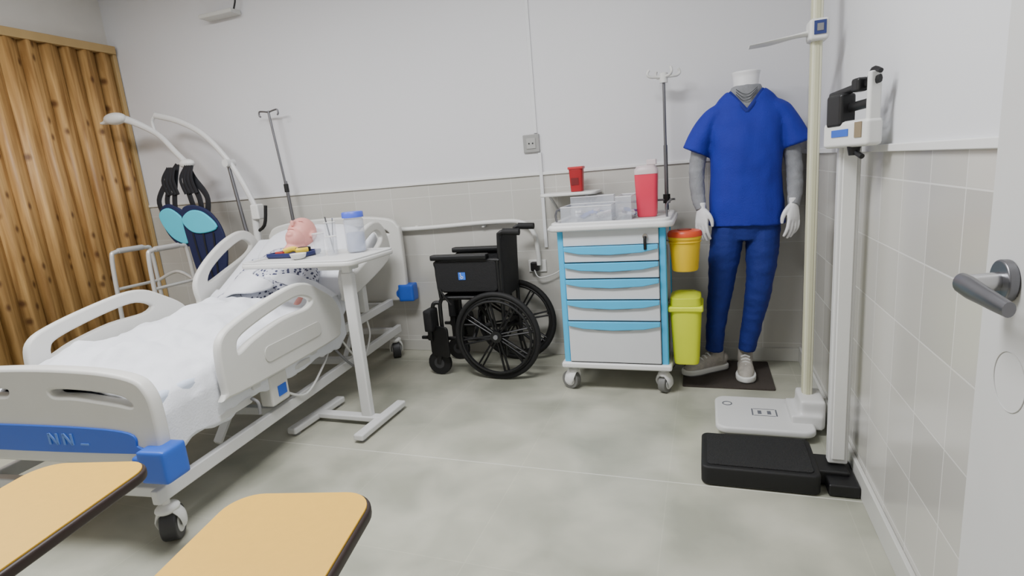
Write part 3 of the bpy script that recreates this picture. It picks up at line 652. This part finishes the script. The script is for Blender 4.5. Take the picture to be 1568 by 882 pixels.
# ---------- dressed mannequin ----------
mn=empty('dressed_mannequin',(.2,3.2,0))
def W(x,y,z): return V((x-.2,y-3.2,z))
MW=mat('mannequin_white',(232,232,234),.35)
GM=mat('marled_grey_knit',(136,138,142),.85,var=.25,scale=30,bump=.3,bscale=200)
X1=(1,0,0)
parts=[g_sweep([W(.2,3.21,.98),W(.2,3.21,.86),W(.2,3.21,.76)],[(.165,.1),(.172,.112),(.145,.095)],24,3,side=X1),
 g_sweep([W(.118,3.21,.84),W(.094,3.20,.68),W(.070,3.19,.48),W(.048,3.20,.28),W(.035,3.20,.12)],[(.090,.102),(.082,.094),(.066,.076),(.053,.062),(.047,.052)],20,5,side=X1),
 g_sweep([W(.282,3.21,.84),W(.282,3.20,.68),W(.263,3.18,.48),W(.232,3.19,.28),W(.205,3.19,.13)],[(.090,.102),(.082,.094),(.066,.076),(.053,.062),(.045,.050)],20,5,side=X1)]
organic('trousers',parts,PANT,mn,.007,3,.0045,12,wz=1.6)
und=[g_sweep([W(.2,3.21,.9),W(.2,3.21,1.1),W(.2,3.21,1.3),W(.2,3.215,1.41),W(.2,3.22,1.47),W(.2,3.22,1.55)],[(.15,.09),(.15,.09),(.15,.095),(.135,.083),(.100,.070),(.070,.062)],24,5,side=X1)]
A1=[W(.040,3.22,1.35),W(-.018,3.22,1.28),W(-.044,3.21,1.15),W(-.042,3.17,1.02),W(-.024,3.13,.93)]
A2=[W(.355,3.22,1.35),W(.404,3.22,1.28),W(.426,3.21,1.15),W(.430,3.17,1.02),W(.420,3.13,.93)]
for A in(A1,A2): und.append(g_sweep(A,[.036,.044,.042,.038,.028],16,5))
organic('grey_undershirt',und,GM,mn,.007,3,.003,20,wz=2)
tops=[g_sweep([W(.2,3.21,.835),W(.2,3.21,.95),W(.2,3.21,1.1),W(.2,3.21,1.25),W(.2,3.215,1.36),W(.2,3.22,1.435),W(.2,3.22,1.48),W(.2,3.225,1.52)],[(.192,.13),(.186,.125),(.176,.118),(.178,.12),(.182,.11),(.175,.092),(.145,.082),(.098,.074)],32,6,side=X1,power=2.4)]
for (a,b_,c) in((W(.075,3.22,1.43),W(.020,3.22,1.385),W(-.052,3.215,1.235)),(W(.325,3.22,1.43),W(.38,3.22,1.385),W(.436,3.215,1.235))):
    tops.append(g_sweep([a,b_,c],[(.05,.075),(.056,.076),(.074,.085)],22,6,side=X1))
cut=([W(.03,2.9,1.62),W(.2,2.9,1.418),W(.37,2.9,1.62),W(.03,3.215,1.62),W(.2,3.215,1.418),W(.37,3.215,1.62)],[(0,1,2),(3,5,4),(0,3,4,1),(1,4,5,2),(2,5,3,0)])
organic('scrub_top',tops,SCRUB,mn,.007,3,.008,9,boolean=cut,wz=.6)
BAND=mat('scrub_neck_band',(12,28,120),.8)
tube('neck_band',mn,[W(.118,3.185,1.520),W(.145,3.155,1.486),W(.172,3.133,1.450),W(.2,3.124,1.414)],[(.011,.005)]*4,BAND,5,8,side=(1,0,.8))
tube('neck_band_b',mn,[W(.282,3.185,1.520),W(.255,3.155,1.486),W(.228,3.133,1.450),W(.2,3.124,1.414)],[(.011,.005)]*4,BAND,5,8,side=(1,0,-.8))
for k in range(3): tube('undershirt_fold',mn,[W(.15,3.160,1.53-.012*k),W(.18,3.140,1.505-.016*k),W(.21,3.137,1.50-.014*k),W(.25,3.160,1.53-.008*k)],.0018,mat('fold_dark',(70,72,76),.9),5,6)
mk('neck',g_sweep([W(.2,3.22,1.50),W(.2,3.22,1.55),W(.2,3.225,1.59),W(.2,3.225,1.615),W(.2,3.225,1.62)],[(.07,.06),(.06,.056),(.064,.058),(.070,.062),(.058,.052)],28,4,side=X1),MW,mn)
def hand(wr,w,n,name,dd=V((0,-.12,-1))):
    d=dd.normalized(); w=V(w); w=(w-d*w.dot(d)).normalized(); n=(V(n)-d*V(n).dot(d)); n=(n-w*n.dot(w)).normalized()
    def P(a,b,c): return wr+w*a+d*b+n*c
    ps=[g_sweep([P(0,-.03,0),P(0,.0,0),P(.0,.035,0),P(0,.07,0),P(0,.092,-.002)],[(.024,.021),(.024,.018),(.036,.016),(.042,.014),(.038,.010)],18,3,side=w)]
    for (o_,l) in((-.031,.06),(-.011,.078),(.010,.084),(.031,.074)):
        ps.append(g_sweep([P(o_*.9,.07,0),P(o_*1.02,.092,0),P(o_*1.1,.092+l*.45,-.006),P(o_*1.1,.092+l*.8,-.02),P(o_*1.08,.092+l,-.032)],[.0095,.0095,.009,.008,.006],10,2))
    ps.append(g_sweep([P(.018,.012,-.004),P(.042,.04,-.012),P(.052,.07,-.02),P(.05,.1,-.026)],[.014,.0125,.0105,.007],10,3))
    organic(name,ps,MW,mn,.0035,2)
hand(A1[-1]+V((0,0,.01)),(.75,-.65,0),(-.65,-.75,0),'hand_r'); hand(A2[-1]+V((0,0,.01)),(-.75,-.65,0),(.65,-.75,0),'hand_l')
SHG=mat('sneaker_knit',(176,170,162),.8,bump=.4,bscale=250,var=.3,scale=40); SHW=mat('sneaker_sole',(226,226,224),.5)
def shoe(cx,cy,ang,k=1):
    f=V((math.cos(ang),math.sin(ang),0)); s=V((-math.sin(ang),math.cos(ang),0)); c=W(cx,cy,0)
    def P(a,z): return c+f*a+V((0,0,z))
    st=[(-.075,.045,.022,.028),(-.06,.055,.034,.045),(-.02,.06,.036,.05),(.04,.055,.038,.045),(.1,.045,.044,.034),(.155,.036,.038,.024),(.185,.032,.02,.012)]
    ps=[g_sweep([P(a,z) for a,z,_,_ in st],[(w,h) for _,_,w,h in st],18,3,side=s),g_sweep([P(-.02,.06),P(-.025,.13)],[.043,.038],16)]
    organic('sneaker_upper',ps,SHG,mn,.006,2,clampz=.022)
    plate('sneaker_sole',mn,[(-.085,0),(-.07,.03),(-.01,.036),(.06,.04),(.12,.046),(.17,.036),(.195,0),(.17,-.036),(.12,-.046),(.06,-.036),(-.01,-.034),(-.07,-.03)],SHW,.03,AX(c+V((0,0,.02)),f,s),(),.006,4)
    plate('sneaker_outsole',mn,[(-.083,0),(-.07,.03),(-.01,.036),(.06,.04),(.12,.046),(.17,.036),(.19,0),(.17,-.036),(.12,-.046),(.06,-.036),(-.01,-.034),(-.07,-.03)],GREY,.008,AX(c+V((0,0,.004)),f,s),(),.002,4)
    for q in range(4): tube('lace',mn,[P(.035+.022*q,.098-.011*q)+s*.022,P(.037+.022*q,.108-.011*q),P(.035+.022*q,.098-.011*q)-s*.022],.005,SHW,3,6)
shoe(.03,3.2,math.radians(214)); shoe(.20,3.2,math.radians(268))
dm=empty('doormat',(.10,3.16,0)); plate('mat_body',dm,rrect(.46,.42,.01),mat('brown_coir',(72,64,58),.95,bump=1,bscale=300),.012,AX((0,0,.003),(1,0,0),(0,1,0)),(),.002)
mn.location.z=.009

# ---------- digital scale with stadiometer ----------
ds=empty('digital_height_scale',(.24,2.56,0))
def S(x,y,z): return (x-.24,y-2.56,z)
plate('platform',ds,rrect(.38,.33,.04),STEELW,.03,AX(S(.23,2.55,.043),(1,0,0),(0,1,0)),(),.010)
plate('platform_base',ds,rrect(.34,.29,.03),GREY,.02,AX(S(.23,2.55,.02),(1,0,0),(0,1,0)),(),.003)
for x in(.09,.37):
    for y in(2.43,2.67): cyl('scale_foot',ds,S(x,y,0),S(x,y,.02),.02,GREY)
PR=mat('print_grey',(100,102,110),.5)
mk('footprint_graphic',join([g_box(S(.19,2.55,.0585),(.006,.07,.001)),g_box(S(.29,2.55,.0585),(.006,.07,.001)),g_box(S(.24,2.585,.0585),(.09,.004,.001)),g_box(S(.24,2.515,.0585),(.09,.004,.001)),g_box(S(.22,2.55,.0585),(.016,.035,.001)),g_box(S(.26,2.55,.0585),(.016,.035,.001))]),PR,ds)
torus('level_ring',ds,S(.085,2.63,.058),.02,.003,PR,'z',24,6)
organic('column_housing',[g_box(S(.425,2.56,.09),(.10,.17,.13)),g_box(S(.40,2.56,.06),(.12,.2,.06))],STEELW,ds,.01,6)
CRM=mat('cream_column',(212,211,186),.45)
box('column',ds,S(.415,2.58,1.1),(.036,.055,1.95),CRM,.006); box('column_scale_strip',ds,S(.3955,2.58,1.1),(.003,.028,1.9),mat('strip',(196,195,168),.5),0)
box('column_front_strip',ds,S(.415,2.551,1.1),(.012,.003,1.9),mat('strip2',(190,189,160),.5),0)
box('slider_head',ds,S(.416,2.57,1.66),(.07,.09,.08),WHT,.012); box('slider_display',ds,S(.418,2.523,1.665),(.042,.004,.05),mat('navy_display',(40,54,110),.3),.001); box('display_glass',ds,S(.418,2.52,1.665),(.022,.002,.026),GREY,0)
tube('measuring_paddle',ds,[S(.39,2.57,1.655),S(.33,2.57,1.65),S(.25,2.57,1.64),S(.17,2.57,1.635)],[(.02,.012),(.03,.007),(.055,.006),(.045,.004)],WHT,5,14,side=(0,1,0))

# ---------- mechanical beam scale ----------
ms=empty('mechanical_beam_scale',(.2,2.13,0))
def T2(x,y,z): return (x-.2,y-2.13,z)
plate('platform',ms,rrect(.39,.27,.02),RUB,.075,AX(T2(.175,2.135,.0405),(1,0,0),(0,1,0)),(),.008)
plate('platform_mat',ms,rrect(.36,.24,.015),mat('ribbed_black',(20,20,21),.8,bump=.6,bscale=200),.006,AX(T2(.175,2.135,.08),(1,0,0),(0,1,0)),(),.002)
box('lever_housing',ms,T2(.41,2.13,.035),(.14,.13,.06),BLK,.01); box('rear_base',ms,T2(.45,2.10,.025),(.1,.2,.045),BLK,.008)
box('column',ms,T2(.448,2.13,.66),(.066,.04,1.18),STEELW,.008); box('column_face',ms,T2(.448,2.108,.66),(.042,.006,1.14),WHT,.003)
R=math.radians(-72)
hx=V(T2(.428,2.02,-.025)); u=V((math.cos(R),math.sin(R),0)); w=V((-math.sin(R),math.cos(R),0))
def HH_(a,b,z): return hx+u*a*.88+w*b+V((0,0,z))
rz=(0,0,R)
box('head_plate',ms,HH_(0,0,1.275),(.24,.05,.08),WHT,.012,rz); box('head_label',ms,HH_(-.02,-.0265,1.28),(.09,.002,.022),BLUE,0,rz); box('head_label_brown',ms,HH_(.09,-.0265,1.285),(.035,.002,.045),mat('label_brown',(130,115,90)),0,rz)
box('column_neck',ms,T2(.44,2.11,1.24),(.05,.05,.06),WHT,.006)
box('end_post',ms,HH_(.12,0,1.37),(.02,.035,.15),WHT,.006,rz); box('end_post_b',ms,HH_(-.12,0,1.34),(.016,.03,.08),BLK,.004,rz)
tube('upper_beam',ms,[HH_(-.14,0,1.40),HH_(.15,0,1.42)],[(.012,.006)]*2,BLK,0,8,side=(0,0,1)); tube('lower_beam',ms,[HH_(-.14,0,1.35),HH_(.13,0,1.36)],[(.014,.007)]*2,BLK,0,8,side=(0,0,1))
box('large_poise',ms,HH_(-.06,-.005,1.35),(.085,.05,.10),BLK,.01,rz); box('small_poise',ms,HH_(.05,-.005,1.415),(.04,.035,.04),BLK,.008,rz); tube('beam_pointer',ms,[HH_(.08,0,1.41),HH_(.11,0,1.45),HH_(.15,0,1.44)],.007,BLK,4)
tube('balance_knob',ms,[HH_(.02,0,1.24),HH_(.02,0,1.21)],[.02,.014],BLK,0,16); tube('balance_arm',ms,[HH_(0,0,1.23),HH_(.07,0,1.205)],.008,BLK,0)

# ---------- door ----------
dr=empty('door_1',(.44,.62,0))
DM=mat('door_paint',(200,200,199),.5)
box('leaf',dr,(0,-.0,1.03),(.04,.88,2.04),DM,.003); cyl('rose',dr,(-.02,.362,1.004),(-.034,.362,1.004),.032,DCHR,bev=.003,seg=32)
cyl('neck',dr,(-.03,.362,1.004),(-.07,.362,1.0),.014,CHR)
tube('lever',dr,[(-.072,.378,.998),(-.074,.345,.998),(-.074,.29,.996),(-.07,.24,.992)],[(.016,.012),(.017,.011),(.014,.009),(.011,.008)],DCHR,5,16,side=(0,0,1))
torus('door_ring',dr,(-.0205,.335,.857),.045,.0008,mat('ring_grey',(186,186,184),.5),'x',40,6)
for z in(.3,1.7): box('hinge',dr,(.012,-.445,z),(.05,.012,.1),CHR)
box('hinge_jamb',dr,(.05,-.46,1.03),(.05,.03,2.06),DM)

# ---------- tablet arm chairs ----------
YL=mat('yellow_laminate',(212,164,46),.5,var=.06,scale=60); EDG=mat('dark_brown_edge',(38,22,18),.5)
def tchair(x,y,r):
    e=empty('tablet_arm_chair',(x,y,0),r)
    out=rrect(.26,.56,.055,0,-.28,8)
    plate('tablet_edge',e,out,EDG,.02,AX((0,0,.686),(1,0,0),(0,1,0)),(),.005)
    plate('tablet_top',e,rrect(.256,.556,.053,0,-.28,8),YL,.004,AX((0,0,.6975),(1,0,0),(0,1,0)),(),.001)
    tube('tablet_support',e,[(0,-.25,.675),(0,-.4,.66),(.0,-.5,.6),(-.05,-.52,.43)],.011,BLK,5)
    plate('seat',e,rrect(.42,.4,.06,-.26,-.6),YL,.02,AX((0,0,.44),(1,0,0),(0,1,0)),(),.006)
    plate('backrest',e,rrect(.4,.2,.05,-.26,.78),YL,.018,AX((0,-.83,0),(1,0,0),(0,-.12,1)),(),.006)
    for sx in(-.44,-.08):
        tube('leg_frame',e,[(sx,-.38,.0),(sx,-.42,.42),(sx,-.76,.42),(sx,-.82,.0)],.011,BLK,3)
        tube('back_upright',e,[(sx+.02,-.74,.42),(sx+.02,-.8,.6),(sx+.02,-.9,.85)],.011,BLK,3)
    return e
tchair(-.672,.695,math.radians(13)); tchair(-1.21,.70,math.radians(13))

# ---------- world / camera ----------
D.scenes.remove(WS)
w_=D.worlds.new('w'); C.scene.world=w_; w_.use_nodes=True; w_.node_tree.nodes['Background'].inputs[0].default_value=(.8,.85,.9,1); w_.node_tree.nodes['Background'].inputs[1].default_value=.3
cam=D.cameras.new('camera'); co_=D.objects.new('camera',cam); C.collection.objects.link(co_)
yaw,pit,rol=math.radians(20),math.radians(11.8),math.radians(4.9)
F=V((-math.sin(yaw)*math.cos(pit),math.cos(yaw)*math.cos(pit),-math.sin(pit))); R0=V((math.cos(yaw),math.sin(yaw),0)); U0=R0.cross(F)
Rx=R0*math.cos(rol)-U0*math.sin(rol); Ux=R0*math.sin(rol)+U0*math.cos(rol)
M=Matrix.Identity(4)
for i in range(3): M[i][0]=Rx[i];M[i][1]=Ux[i];M[i][2]=-F[i]
M[2][3]=1.22
co_.matrix_world=M; cam.lens=19.29; cam.sensor_width=36; cam.clip_start=.02
C.scene.camera=co_
